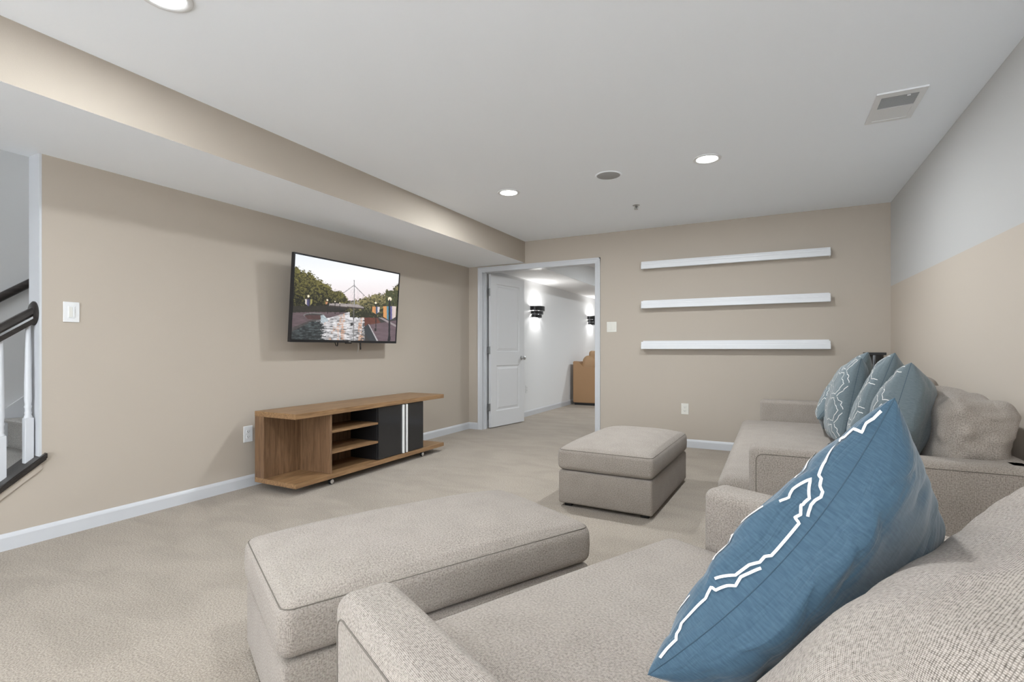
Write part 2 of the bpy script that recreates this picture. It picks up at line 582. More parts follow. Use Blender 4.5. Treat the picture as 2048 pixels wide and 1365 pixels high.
def door_leaf():
    """local: y along width 0..DWd, x thickness (face at +x), z height"""
    xs0 = DT
    st, tr = 0.118, 0.0
    rows = [(0.205, 0.805), (0.985, 1.885)]
    ya, yb = st, DWd - st
    vs, fs = [], []

    def q(*p):
        i = len(vs)
        vs.extend(p)
        fs.append(tuple(range(i, i + 4)))
    for side in (1, -1):
        X = DT if side > 0 else 0.0
        g = -0.009 * side
        order = (lambda *p: q(*p)) if side > 0 else (lambda *p: q(*p[::-1]))
        ycuts = [0, ya, yb, DWd]
        zcuts = [0, rows[0][0], rows[0][1], rows[1][0], rows[1][1], DH]
        for i in range(3):
            for j in range(5):
                y0, y1, z0, z1 = ycuts[i], ycuts[i + 1], zcuts[j], zcuts[j + 1]
                if i == 1 and j in (1, 3):
                    loops = [(0, 0), (.010, g), (.026, g), (.048, g * 0.25)]
                    for (o0, d0), (o1, d1) in zip(loops[:-1], loops[1:]):
                        A = [(X + d0, y0 + o0, z0 + o0), (X + d0, y1 - o0, z0 + o0), (X + d0, y1 - o0, z1 - o0), (X + d0, y0 + o0, z1 - o0)]
                        B = [(X + d1, y0 + o1, z0 + o1), (X + d1, y1 - o1, z0 + o1), (X + d1, y1 - o1, z1 - o1), (X + d1, y0 + o1, z1 - o1)]
                        for k in range(4):
                            order(A[k], A[(k + 1) % 4], B[(k + 1) % 4], B[k])
                    o1, d1 = loops[-1]
                    order((X + d1, y0 + o1, z0 + o1), (X + d1, y1 - o1, z0 + o1), (X + d1, y1 - o1, z1 - o1), (X + d1, y0 + o1, z1 - o1))
                else:
                    order((X, y0, z0), (X, y1, z0), (X, y1, z1), (X, y0, z1))
    q((0, 0, 0), (DT, 0, 0), (DT, 0, DH), (0, 0, DH))
    q((DT, DWd, 0), (0, DWd, 0), (0, DWd, DH), (DT, DWd, DH))
    q((0, 0, DH), (DT, 0, DH), (DT, DWd, DH), (0, DWd, DH))
    q((0, DWd, 0), (DT, DWd, 0), (DT, 0, 0), (0, 0, 0))
    return mk('leaf', vs, fs, 'door_white', door)


door_leaf()
for hz in (0.265, 1.008, 1.765):
    hg = box('hinge', -.004, .022, -.024, .002, hz - .045, hz + .045, 'hinge_metal', door, .002)
    lathe('hinge_pin', [(.0001, hz - .05), (.007, hz - .05), (.007, hz + .05), (.0001, hz + .05)], 'hinge_metal', hg, 12, 'z', (.026, -.012, 0))
kn = lathe('knob', [(.0001, 0), (.030, 0), (.030, .006), (.012, .010), (.011, .034), (.022, .042), (.027, .052), (.026, .062), (.016, .069), (.0001, .070)], 'steel', door, 24, 'x', (DT, DWd - .07, .90))
kn['label'] = 'round brushed nickel door knob'
lathe('knob', [(.0001, 0), (.030, 0), (.030, -.006), (.012, -.010), (.011, -.034), (.022, -.042), (.027, -.052), (.026, -.062), (.016, -.069), (.0001, -.070)], 'steel', door, 24, 'x', (0, DWd - .07, .90))
box('latch_plate', .005, .030, DWd - .001, DWd + .0015, .87, .93, 'steel', door)

# ------------------------------------------------------------------ next room
XW, YE = -3.37, 11.6
struct(box('wall_far_left', XW - .1, XW, YB + WT, YE, 0, ZS + .1, 'white_paint'), 'pale grey wall with two black sconces in the next room', 'wall')
struct(box('wall_far_end', XW - .1, 1.0, YE, YE + .1, 0, 2.5, 'white_paint'), 'pale end wall of the next room', 'wall')
struct(box('wall_far_right', 0.94, 1.04, YB + WT, YE, 0, 2.5, 'white_paint'), 'pale right wall of the next room', 'wall')
struct(box('ceiling_far', -2.70, 1.04, YB + WT, YE + .1, 2.40, 2.5, 'white_paint'), 'white ceiling of the next room', 'ceiling')
struct(box('ceiling_far_soffit', XW - .1, -2.68, YB + WT, YE, 2.10, 2.5, 'white_paint'), 'white dropped soffit along the wall of the next room', 'soffit')
baseboard('baseboard_far_left', 'y', XW, 1, YB + WT, YE, 'white baseboard below the sconces in the next room')

# ------------------------------------------------------------------ stairwell
SX0, SX1 = -4.60, XL - WT
struct(box('wall_stair_left', SX0 - .1, SX0, -1.6, 5.0, 0, 5.0, 'stair_shaded_white'), 'white wall on the far side of the staircase, shade greyed into its colour', 'wall')
struct(box('wall_stair_front', SX0, SX1, -1.7, -1.6, 0, 5.0, 'stair_shaded_white'), 'shade-greyed white wall at the foot of the staircase', 'wall')
struct(box('wall_stair_end', SX0, SX1, 5.0, 5.1, 0, 5.0, 'stair_shaded_white'), 'shade-greyed white wall at the head of the staircase', 'wall')
struct(box('wall_stair_right', SX1, SX1 + .05, -1.6, 5.0, ZC + .1, 5.0, 'stair_shaded_white'), 'shade-greyed white upper wall above the soffit beside the stairs', 'wall')
struct(box('ceiling_stair', SX0 - .1, SX1 + .05, -1.7, 5.1, 5.0, 5.1, 'ceiling_paint'), 'white ceiling high over the staircase', 'ceiling')
st = empty('staircase', (0, 0, 0))
tag(st, 'grey carpeted staircase climbing behind the television wall', 'stairs', kind='structure')
RUN, RISE, Y0 = 0.2535, 0.19, 0.965
for k in range(12):
    y0 = Y0 + RUN * k
    prism('step', [(y0, 0 if k == 0 else RISE * (k - 1)), (y0, RISE * (k + 1) - .03), (y0 - .022, RISE * (k + 1) - .022), (y0 - .026, RISE * (k + 1) - .008), (y0 - .018, RISE * (k + 1)), (y0 + RUN, RISE * (k + 1)), (y0 + RUN, RISE * max(0, k - 1))],
          'x', SX0 + .02, SX1 - .012, 'stair_carpet', st)
struct(prism('baseboard_stair', [(Y0 - .1, 0.0), (Y0 - .1, .26 - .1 * SL), (4.2, .30 + (4.2 - Y0) * SL), (4.2, .05 + (4.2 - Y0) * SL)], 'x', SX0, SX0 + .018, 'trim_white'),
       'white sloping skirt board on the staircase wall', 'baseboard')


def line_z(y, z0):                                # height along the stair pitch, z0 at KY
    return z0 + (y - KY) * SL


rl = empty('stair_railing', (XL - .06, KY, KZ))
tag(rl, 'dark stained stair railing with white turned balusters beside the wall', 'railing')
ya = KY - 0.62


def rloc(y, z):
    return (y - KY, z - KZ)


# sloped cap + moulding
prism('rail_cap', [rloc(ya, line_z(ya, KZ)), rloc(KY, KZ), rloc(KY, KZ + .036), rloc(ya, line_z(ya, KZ) + .036)], 'x', -.085, .085, 'dark_stain', rl, .006)
mo = prism('cap_moulding', [rloc(ya, line_z(ya, KZ) - .045), rloc(KY - .02, KZ - .055), rloc(KY - .02, KZ - .006), rloc(ya, line_z(ya, KZ))], 'x', .058, .070, 'beige_paint', rl, .002)
# upper rail with grip profile
RZ = 1.205
prof = [(-.028, 0), (.028, 0), (.028, .03), (.024, .042), (.032, .056), (.030, .078), (.014, .09), (-.014, .09), (-.030, .078), (-.032, .056), (-.024, .042), (-.028, .03)]
bm = bmesh.new()
A = [bm.verts.new((x, ya - KY, line_z(ya, RZ) + z - KZ)) for x, z in prof]
B = [bm.verts.new((x, -.03, line_z(KY - .03, RZ) + z - KZ)) for x, z in prof]
bm.faces.new(A); bm.faces.new(B[::-1])
for i in range(len(prof)):
    bm.faces.new((A[i], B[i], B[(i + 1) % len(prof)], A[(i + 1) % len(prof)]))
from_bm('handrail', bm, 'dark_stain', rl)
ros = lathe('rosette', [(.0001, -.021), (.050, -.021), (.056, -.026), (.056, -.034), (.046, -.042), (.0001, -.042)], 'dark_stain', rl, 28, 'y', (0, 0, RZ - KZ + .028))
ros.scale = (1, 1, 1.18)
ros.location.z = -(RZ - KZ + .028) * .18


def baluster(y):
    zb = line_z(y, KZ) + .03
    zt = line_z(y, RZ) + .004
    b = bmesh.new()
    hb = 0.235
    s = .019
    bm_box(b, -s, s, y - KY - s, y - KY + s, zb - .02 - KZ, zb + hb - KZ, .003)
    o = from_bm('baluster', b, 'trim_white', rl)
    z = zb + hb
    pr = [(.019, z), (.0135, z + .018), (.016, z + .026), (.0135, z + .034), (.0135, z + .05), (.017, z + .06), (.0135, z + .07), (.0165, z + .10), (.0155, z + .18), (.0105, zt)]
    lathe('turned_shaft', [(.0001, pr[0][1])] + pr + [(.0001, zt)], 'trim_white', o, 20, 'z', (0, y - KY, -KZ))


for y in (1.232, 1.122, 1.012, 0.902, 0.792):
    baluster(y)
bm = bmesh.new()
bm_box(bm, -.045, .045, ya - KY - .09, ya - KY, -KZ, 1.02 - KZ, .004)
from_bm('newel_post', bm, 'trim_white', rl)

wr = empty('wall_handrail', (SX0, 1.5, 1.42))
tag(wr, 'dark wooden handrail fixed to the staircase wall', 'handrail')
pts = [(.07, y - 1.5, (y - 1.5) * SL + .02) for y in (0.6, 1.2, 1.5, 2.0, 3.0, 4.0)]
tube('grip', pts, .027, 'dark_stain', wr, 14)
for y in (1.0, 2.2, 3.4):
    tube('bracket', [(0, y - 1.5, (y - 1.5) * SL - .05), (.04, y - 1.5, (y - 1.5) * SL - .05), (.07, y - 1.5, (y - 1.5) * SL - .006)], .006, 'steel', wr)


# ------------------------------------------------------------------ ceiling lights
def downlight(x, y, z, label, watts, group='recessed ceiling lights'):
    o = empty('recessed_light', (x, y, z))
    tag(o, label, 'ceiling light', group)
    lathe('trim_ring', [(.070, -.001), (.070, -.004), (.079, -.008), (.092, -.005), (.095, -.0005), (.095, .0)], 'plate_white', o, 40)
    lathe('lens', [(.0001, -.0035), (.072, -.0035), (.072, -.001), (.0001, -.001)], 'lamp_glow', o, 40)
    ld = bpy.data.lights.new('downlight_lamp', 'AREA')
    ld.shape = 'DISK'
    ld.size = 0.14
    ld.energy = watts
    ld.color = LIGHT_COL
    lo = bpy.data.objects.new('downlight_lamp', ld)
    link(lo, o)
    lo.location = (0, 0, -.010)
    return o


downlight(-1.978, 3.775, ZC, 'lit recessed light nearest the doorway', LIGHT_W * 1.25)
downlight(-0.406, 3.735, ZC, 'lit recessed light nearest the ceiling vent', LIGHT_W * 1.25)
downlight(-2.015, 1.08, ZC, 'lit recessed light cut by the top edge near the soffit', LIGHT_W * 0.78)
downlight(-0.406, 1.05, ZC, 'recessed light added out of frame above the near chair', LIGHT_W * 0.78)  # lamp added out of frame, continuing the visible grid
downlight(-2.015, -1.4, ZC, 'recessed fill light added behind the camera by the soffit', LIGHT_W * 0.78)  # fill lamp added behind the camera, soffit side
downlight(-0.406, -1.4, ZC, 'recessed fill light added behind the camera by the side wall', LIGHT_W * 0.78)  # its partner, likewise added for fill
downlight(-1.2, 7.6, 2.40, 'unseen recessed light added to brighten the next room', 21)  # lamp added out of sight to lift the far walls
downlight(-1.2, 10.0, 2.40, 'unseen recessed light added deep in the next room', 21)  # second unseen lamp added for the same room
downlight(-4.1, 2.2, 5.0, 'unseen recessed light added to brighten the staircase', 36)  # lamp added high in the stairwell to light its walls

# ceiling speaker
o = empty('ceiling_speaker', (-1.110, 3.748, ZC))
tag(o, 'round grey speaker grille set in the ceiling', 'speaker')
lathe('grille', [(.0001, -.004), (.085, -.004), (.088, -.002), (.088, 0)], 'grille_grey', o, 48)
lathe('rim', [(.088, 0), (.088, -.005), (.098, -.004), (.100, 0)], 'ceiling_paint', o, 48)

# sprinkler
o = empty('fire_sprinkler', (-1.116, 4.65, ZC))
tag(o, 'small metal fire sprinkler head hanging from the ceiling', 'sprinkler')
lathe('escutcheon', [(.0001, -.006), (.022, -.006), (.034, 0)], 'steel', o, 24)
lathe('stem', [(.006, 0), (.006, -.02), (.003, -.024), (.003, -.034)], 'slot_dark', o, 12)
tube('frame', [(-.012, 0, -.012), (-.016, 0, -.024), (0, 0, -.036), (.016, 0, -.024), (.012, 0, -.012)], .0028, 'steel', o)
lathe('deflector', [(.0001, -.034), (.018, -.034), (.018, -.037), (.0001, -.037)], 'steel', o, 16)

# ceiling vent
o = empty('ceiling_vent', (0.585, 3.385, ZC), R(0))
tag(o, 'white ceiling air vent with grey louvres', 'vent')
hx, hy = .108, .195
boxes('frame', [(-hx, -hx + .028, -hy, hy, -.008, 0), (hx - .028, hx, -hy, hy, -.008, 0), (-hx + .028, hx - .028, -hy, -hy + .05, -.008, 0), (-hx + .028, hx - .028, .0, .03, -.0075, 0), (-hx + .028, hx - .028, hy - .03, hy, -.008, 0)], 'plate_white', o)
box('duct_opening', -hx + .028, hx - .028, -hy + .05, 0.0, -.0012, -.0004, 'vent_dark', o)
box('damper_plate', -hx + .028, hx - .028, .03, hy - .03, -.006, -.001, 'plate_white', o)
for i in range(9):
    y = -hy + .058 + i * (hy - .062) / 8.6
    prism('louvre', [(y, -.001), (y + .006, -.0065), (y + .0075, -.0065), (y + .0015, -.001)], 'x', -hx + .028, hx - .028, 'vent_dark', o)
box('lever', .03, .045, -hy + .06, -hy + .066, -.012, -.006, 'plate_white', o)


# ------------------------------------------------------------------ switches and outlets
def wall_plate(name, label, cat, loc, rz, wd, ht, kind, mat, group=None):
    """local: x along wall, -y out of the wall, z up, origin at plate centre"""
    o = empty(name, loc, rz)
    tag(o, label, cat, group)
    box('plate', -wd / 2, wd / 2, -.006, 0, -ht / 2, ht / 2, mat, o, .0025)
    if kind == 'outlet':
        for z in (-.0195, .0195):
            r = box('receptacle', -.017, .017, -.0085, -.004, z - .014, z + .014, mat, o, .003)
            box('slot', -.0085, -.006, -.0092, -.008, z - .004, z + .006, 'slot_dark', r)
            box('slot', .006, .0085, -.0092, -.008, z - .003, z + .005, 'slot_dark', r)
            box('slot', -.0025, .0025, -.0092, -.008, z - .010, z - .006, 'slot_dark', r)
    elif kind == 'dimmer':
        d = box('dimmer_body', -.0165, .0165, -.009, -.004, -.034, .034, mat, o, .002)
        box('paddle', -.0125, .004, -.0105, -.008, -.028, .028, 'rocker_shade', d, .001)
        box('slider', .006, .0125, -.0115, -.008, -.026, .026, 'plate_white', d, .001)
        for i in range(5):
            box('indicator', .0145, .0158, -.0095, -.0085, -.02 + i * .008, -.0175 + i * .008, 'slot_dark' if i > 1 else 'plate_white', d)
    else:
        n = kind
        for i in range(n):
            x = (i - (n - 1) / 2) * .046
            box('rocker_frame', x - .0175, x + .0175, -.0072, -.004, -.035, .035, 'rocker_shade', o, .001)
            prism('rocker', [(-.007, -.032), (-.0112, -.032), (-.0078, 0), (-.0095, .032), (-.007, .032)], 'x', x - .0155, x + .0155, mat, o)
    return o


wall_plate('dimmer_switch', 'white dimmer switch plate beside the stair opening', 'light switch', (XL, 1.397, 1.247), R(90), .075, .114, 'dimmer', 'plate_white')
wall_plate('light_switch', 'ivory double rocker switch on the wall right of the doorway', 'light switch', (-1.620, YB, 1.286), 0, .113, .117, 2, 'plate_ivory')
wall_plate('power_outlet', 'ivory outlet low on the wall below the picture ledges', 'outlet', (-.828, YB, .403), 0, .075, .117, 'outlet', 'plate_ivory', 'wall outlets')
wall_plate('power_outlet', 'white outlet partly hidden by the media console', 'outlet', (XL, 2.478, .397), R(90), .075, .122, 'outlet', 'plate_white', 'wall outlets')
wall_plate('power_outlet', 'white outlet on the next room wall beside the open door', 'outlet', (XW, 7.02, .42), R(90), .075, .117, 'outlet', 'plate_white', 'wall outlets')

# ------------------------------------------------------------------ picture ledges
for zb, lab in ((1.903, 'topmost of the three white picture ledges'), (1.476, 'middle one of the three white picture ledges'), (1.035, 'lowest of the three white picture ledges')):
    o = empty('picture_ledge', (-.398, YB, zb))
    tag(o, lab, 'shelf', 'white picture ledges on the end wall')
    d, hh = .088, .080
    pr = [(0, hh * .55), (-d + .018, hh * .55), (-d + .018, hh), (-d + .009, hh), (-d + .007, hh * .86), (-d + .004, hh * .8), (-d + .004, hh * .62), (-d, hh * .52), (-d, .004), (-d + .006, 0), (-d + .03, 0), (-d + .034, .012), (0, .012)]
    prism('ledge', pr, 'x', -.872, .872, 'shelf_white', o)
    prism('back_strip', [(0, hh * .5), (-.010, hh * .5), (-.010, hh + .012), (0, hh + .012)], 'x', -.868, .868, 'shelf_white', o)
    box('end_cap', -.874, -.870, -d + .004, 0, .001, hh * .55, 'shelf_white', o)
    box('end_cap', .870, .874, -d + .004, 0, .001, hh * .55, 'shelf_white', o)

# ------------------------------------------------------------------ media console
MX0, MX1, MY0, MY1 = -3.405, -2.968, 2.452, 4.246
MZ0, MZ1, MTOP0, MTOP1 = 0.055, 0.090, 0.541, 0.580
o = empty('media_console', ((MX0 + MX1) / 2, (MY0 + MY1) / 2, 0))
tag(o, 'low walnut media console with black doors and open shelves under the television', 'media console')
ox, oy = o.location.x, o.location.y


def mb(name, x0, x1, y0, y1, z0, z1, mat, par=o, bev=.0015):
    return box(name, x0 - ox, x1 - ox, y0 - oy, y1 - oy, z0, z1, mat, par, bev)


mb('top_board', MX0, MX1, MY0, MY1, MTOP0, MTOP1, 'oak_long')
mb('bottom_board', MX0, MX1, MY0, MY1, MZ0, MZ1, 'oak_long')
mb('back_panel', MX0, MX0 + .10, MY0 + .001, 3.925, MZ1, MTOP0, 'oak_up')
mb('divider', MX0 + .10, MX1 - .012, 2.775, 2.793, MZ1, MTOP0, 'oak_up')
mb('divider', MX0 + .10, MX1 - .035, 3.308, 3.324, MZ1, MTOP0, 'black_matte')
mb('end_panel', MX0 + .10, MX1 - .035, 3.906, 3.922, MZ1, MTOP0, 'black_matte')
mb('shelf', MX0 + .10, MX1 - .020, 2.793, 3.308, .236, .254, 'oak_long')
mb('shelf', MX0 + .10, MX1 - .020, 2.793, 3.308, .395, .413, 'oak_long')
d1 = mb('door', MX1 - .033, MX1 - .014, 3.306, 3.640, MZ1 + .004, MTOP0 - .004, 'black_gloss')
d2 = mb('door', MX1 - .033, MX1 - .014, 3.644, 3.924, MZ1 + .004, MTOP0 - .004, 'black_gloss')
d1['label'] = 'glossy black cabinet door'
d2['label'] = 'glossy black cabinet door'
h1_ = box('handle', MX1 - .015 - ox, MX1 + .004 - ox, 3.612 - oy, 3.628 - oy, MZ1 + .006, MTOP0 - .006, 'handle_white', d1, .003)
h2_ = box('handle', MX1 - .015 - ox, MX1 + .004 - ox, 3.658 - oy, 3.674 - oy, MZ1 + .006, MTOP0 - .006, 'handle_white', d2, .003)
for cx in (MX0 + .06, MX1 - .045):
    for cy in (2.80, 3.93):
        ca = tube('caster', [(cx - ox, cy - oy, MZ0), (cx - ox, cy - oy, .040)], .008, 'chrome', o, 12)
        lathe('wheel', [(.0001, -.011), (.019, -.011), (.0225, -.006), (.0225, .006), (.019, .011), (.0001, .011)], 'black_plastic', ca, 24, 'x', (cx - ox, cy - oy + .012, .0225))
        lathe('wheel_cover', [(.0001, .0115), (.013, .0115), (.017, .013), (.0001, .0165)], 'chrome', ca, 24, 'x', (cx - ox, cy - oy + .012, .0225))
        prism('fork', [(cy - oy - .012, MZ0), (cy - oy + .020, MZ0), (cy - oy + .033, .035), (cy - oy + .02, .048), (cy - oy - .008, .046)], 'x', cx - ox - .0145, cx - ox + .0145, 'chrome', ca, .002)

# ------------------------------------------------------------------ television
TY0, TY1, TH = 2.716, 3.972, 0.702
TW = TY1 - TY0
tv = empty('television', (XL, (TY0 + TY1) / 2, 1.094))
tag(tv, 'wall-mounted flat television showing a canal park at dusk', 'television')
tilt = math.atan2(.050, .70)
pan = bpy.data.objects.new('panel', None)

# all panel pieces get tilted by baking the rotation into vertices: local frame p=(out, along, up)


def tv_pt(out, y, z):
    c, s = math.cos(tilt), math.sin(tilt)
    return (0.150 + out * c + z * s, y, z * c - out * s)


def tv_box(name, o0, o1, y0, y1, z0, z1, mat, par=tv, bev=0.0):
    b_ = bmesh.new()
    bm_box(b_, o0, o1, y0, y1, z0, z1, bev)
    for v in b_.verts:
        v.co = tv_pt(*v.co)
    return from_bm(name, b_, mat, par)


tv_box('back_cover', -.042, -.012, -TW / 2 + .06, TW / 2 - .06, .05, TH - .07, 'black_matte', tv, .006)
tv_box('housing', -.012, .012, -TW / 2, TW / 2, 0, TH, 'black_plastic', tv, .002)
bz = .013
bzl = boxes('tmpbezel', [(.012, .017, -TW / 2, TW / 2, 0, .022), (.012, .017, -TW / 2, TW / 2, TH - bz, TH), (.012, .017, -TW / 2, -TW / 2 + bz, .022, TH - bz), (.012, .017, TW / 2 - bz, TW / 2, .022, TH - bz)], 'black_plastic', tv)
for v in bzl.data.vertices:
    v.co = tv_pt(*v.co)
bzl.name = 'bezel'
tv_box('logo_plate', .017, .0178, -.012, .012, .006, .014, 'steel')
tv_box('sensor_foot', -.004, .012, -.035, .03, -.008, 0, 'black_gloss')
box('wall_bracket', 0, .02, -.22, .22, .22, .50, 'black_matte', tv, .002)
box('bracket_arm', .018, .125, -.18, -.14, .28, .44, 'black_matte', tv, .003)
box('bracket_arm', .018, .125, .14, .18, .28, .44, 'black_matte', tv, .003)
tube('power_cable', [(.10, -.09, .06), (.11, -.115, .0), (.115, -.108, -.028), (.115, -.094, -.03), (.115, -.088, -.01), (.10, -.085, .05)], .0045, 'black_plastic', tv)
tube('hanging_cable', [(.09, .17, .10), (.125, .172, .02), (.13, .172, -.03), (.13, .173, -.062)], .0055, 'black_plastic', tv)
tube('thin_wire', [(.09, .15, .10), (.12, .152, .02), (.125, .15, -.05), (.12, .146, -.085)], .002, 'grille_grey', tv)


def paint_screen(nx=320, ny=180):
    """Colours of the picture on the screen, sampled on a grid; coordinates in a 1570x1365 sketch space."""
    src = np.array([(100, 72), (1478, 345), (1425, 1250), (22, 1235)], float)
    dst = np.array([(0, 0), (1, 0), (1, 1), (0, 1)], float)
    A, bb = [], []
    for (u, v), (x, y) in zip(dst, src):
        A.append([u, v, 1, 0, 0, 0, -u * x, -v * x]); bb.append(x)
        A.append([0, 0, 0, u, v, 1, -u * y, -v * y]); bb.append(y)
    Hm = np.append(np.linalg.solve(np.array(A), np.array(bb)), 1).reshape(3, 3)
    U, V = np.meshgrid((np.arange(nx + 1)) / nx, (np.arange(ny + 1)) / ny)
    W_ = Hm[2, 0] * U + Hm[2, 1] * V + 1
    X = (Hm[0, 0] * U + Hm[0, 1] * V + Hm[0, 2]) / W_
    Y = (Hm[1, 0] * U + Hm[1, 1] * V + Hm[1, 2]) / W_
    rng = np.random.default_rng(5)

    def vnoise(sx, sy, octs=3):
        out = np.zeros_like(X); amp = 1.0; tot = 0
        for k in range(octs):
            gx, gy = X / sx * 2 ** k, Y / sy * 2 ** k
            tab = rng.random((64, 64))
            i, j = np.floor(gx).astype(int), np.floor(gy).astype(int)
            fx, fy = gx - i, gy - j
            fx, fy = fx * fx * (3 - 2 * fx), fy * fy * (3 - 2 * fy)
            g = lambda a, b: tab[(i + a) % 64, (j + b) % 64]
            out += amp * ((g(0, 0) * (1 - fx) + g(1, 0) * fx) * (1 - fy) + (g(0, 1) * (1 - fx) + g(1, 1) * fx) * fy)
            tot += amp; amp *= .55
        return out / tot
    img = np.zeros((ny + 1, nx + 1, 3))

    def S(r, g, b):
        c = np.array([r, g, b]) / 255.0
        return np.where(c <= .04045, c / 12.92, ((c + .055) / 1.055) ** 2.4)

    def poly(pts):
        m = np.zeros(X.shape, bool)
        n = len(pts)
        for i in range(n):
            x1, y1 = pts[i]; x2, y2 = pts[(i + 1) % n]
            if y1 == y2:
                continue
            c = ((y1 > Y) != (y2 > Y)) & (X < (x2 - x1) * (Y - y1) / (y2 - y1) + x1)
            m ^= c
        return m

    def put(m, col):
        img[m] = col if np.ndim(col) == 1 else col[m]

    def lerp(a, b, t):
        t = np.clip(t, 0, 1)[..., None]
        return a * (1 - t) + b * t
    # sky
    put(np.ones(X.shape, bool), lerp(lerp(S(228, 235, 243), S(244, 244, 246), Y / 350), S(234, 220, 222), (Y - 380) / 320))
    n1, n2, n3 = vnoise(70, 60), vnoise(26, 22), vnoise(12, 10, 2)
    # water
    wat = lerp(S(74, 76, 78), S(226, 224, 226), (vnoise(44, 9, 4) - .36) * 2.6 + np.clip((X - 420) / 200, -1.2, .42) - .25 * (Y - 860) / 380)
    wat = lerp(wat, S(206, 156, 122), np.clip((vnoise(30, 120) - .52) * 5, 0, .75) * ((X > 480) & (X < 780) | (X > 930) & (X < 1010)) * (vnoise(26, 7) > .42))
    ground = lerp(S(112, 96, 100), S(84, 72, 76), vnoise(60, 14))
    put(Y > 700, S(62, 60, 60))
    put(poly([(0, 860), (560, 830), (880, 800), (880, 850), (520, 960), (20, 1120)]), ground)
    put(poly([(20, 1110), (420, 955), (560, 935), (880, 835), (1010, 870), (1020, 960), (1020, 1260), (20, 1260)]), wat)
    dark_w = poly([(20, 1130), (300, 985), (425, 990), (560, 1000), (560, 1260), (20, 1260)])
    dk = lerp(S(40, 44, 46), S(84, 92, 94), (vnoise(40, 10) - .45) * 3)
    sel = dark_w & (X < 455 + (vnoise(50, 9) - .5) * 230)
    put(sel, dk)
    put(poly([(1000, 960), (1020, 960), (1020, 1260), (960, 1260)]) & (vnoise(30, 9) > .42), S(92, 92, 94))
    put(poly([(20, 1085), (300, 968), (420, 940), (420, 962), (300, 990), (20, 1140)]), lerp(S(88, 84, 84), S(58, 54, 54), n2))
    # fountain ring and splash
    put(((X - 340) / 145) ** 2 + ((Y - 905) / 34) ** 2 < 1, S(120, 118, 118))
    put(((X - 340) / 120) ** 2 + ((Y - 902) / 20) ** 2 < 1, S(66, 62, 62))
    put(poly([(205, 905), (480, 905), (470, 960), (260, 960)]), lerp(S(92, 66, 64), S(70, 54, 54), n2))
    put(poly([(430, 905), (470, 900), (540, 975), (470, 1010), (425, 1000)]), lerp(S(120, 138, 146), S(206, 214, 218), n3))
    # right bank
    put(poly([(1012, 930), (1180, 920), (1240, 1010), (1180, 1030), (1070, 1030), (1020, 1060)]), lerp(S(112, 66, 56), S(84, 54, 48), n2))
    put(poly([(1060, 1030), (1180, 1010), (1470, 960), (1470, 1270), (1190, 1270)]), lerp(S(118, 100, 106), S(88, 74, 80), vnoise(80, 12)))
    put(poly([(1010, 1060), (1060, 1020), (1190, 1250), (1090, 1260), (1020, 1150)]), S(58, 62, 66))
    put(poly([(1066, 1020), (1078, 1020), (1200, 1250), (1178, 1250)]), S(176, 172, 174))
    put(poly([(1150, 900), (1200, 900), (1460, 1040), (1460, 1070)]), S(150, 140, 142))
    # trees
    tl = 0.5 * (n1 + n2)

    def trees(pts, top, bot, lo, hi):
        nn = (vnoise(60, 55) - .5) * 90 + (n3 - .5) * 70 + (vnoise(9, 8, 1) - .5) * 46
        m = np.zeros(X.shape, bool)
        xs = [p[0] for p in pts]; ys = [p[1] for p in pts]
        edge = np.interp(X, xs, ys)
        m = (Y > edge + nn) & (Y < bot) & (X >= xs[0] - 20) & (X <= xs[-1])
        t = (0.5 * n2 + .5 * n3 - .36) * 2.7 - (Y - edge) / (bot - edge + 1) * .9 + .28
        put(m, lerp(lo, hi, t))
    trees([(20, 255), (160, 270), (300, 335), (400, 400), (520, 480), (600, 540), (680, 560), (740, 600), (800, 700), (830, 760)], 0, 860, S(30, 31, 26), S(124, 118, 66))
    put(poly([(40, 780), (560, 770), (640, 790), (640, 850), (40, 870)]), lerp(S(38, 38, 34), S(60, 56, 50), n2))
    trees([(840, 730), (900, 700), (960, 690), (1010, 650), (1100, 640), (1200, 610), (1300, 590), (1380, 560), (1430, 510), (1490, 470)], 0, 930, S(42, 46, 34), S(150, 140, 96))
    put((X > 1300) & (Y > 560) & (Y < 900) & (n2 > .38) & (Y > 1050 - .38 * X), lerp(S(44, 48, 36), S(88, 92, 58), n3))
    # bridge, mast, cables
    put(poly([(545, 742), (700, 740), (930, 752), (1010, 790), (1010, 806), (900, 792), (720, 780), (545, 768)]), lerp(S(178, 170, 168), S(138, 130, 128), n3))
    put(poly([(545, 770), (720, 782), (1010, 800), (1010, 820), (720, 800), (545, 782)]), S(70, 62, 60))
    put(poly([(520, 785), (760, 800), (780, 830), (560, 850), (520, 840)]), S(46, 44, 42))
    put(poly([(879, 422), (889, 422), (890, 760), (876, 760)]), S(150, 150, 152))

    def seg(p, q, wd, col):
        (x1, y1), (x2, y2) = p, q
        dx, dy = x2 - x1, y2 - y1
        t = np.clip(((X - x1) * dx + (Y - y1) * dy) / (dx * dx + dy * dy), 0, 1)
        put((X - x1 - t * dx) ** 2 + (Y - y1 - t * dy) ** 2 < wd * wd, col)
    seg((880, 495), (745, 595), 4, S(120, 118, 118)); seg((888, 500), (1020, 635), 4, S(100, 98, 98))
    seg((884, 430), (884, 500), 5, S(140, 140, 142))
    for xx in (840, 860, 925, 945):
        seg((xx, 540), (xx, 740), 1.6, S(196, 190, 194))
    seg((874, 800), (872, 960), 8, S(90, 88, 88)); seg((872, 960), (868, 1240), 5, S(120, 118, 118))
    put(((X - 848) / 22) ** 2 + ((Y - 1020) / 16) ** 2 < 1, S(48, 48, 50)); put(((X - 938) / 12) ** 2 + ((Y - 935) / 8) ** 2 < 1, S(60, 60, 62))
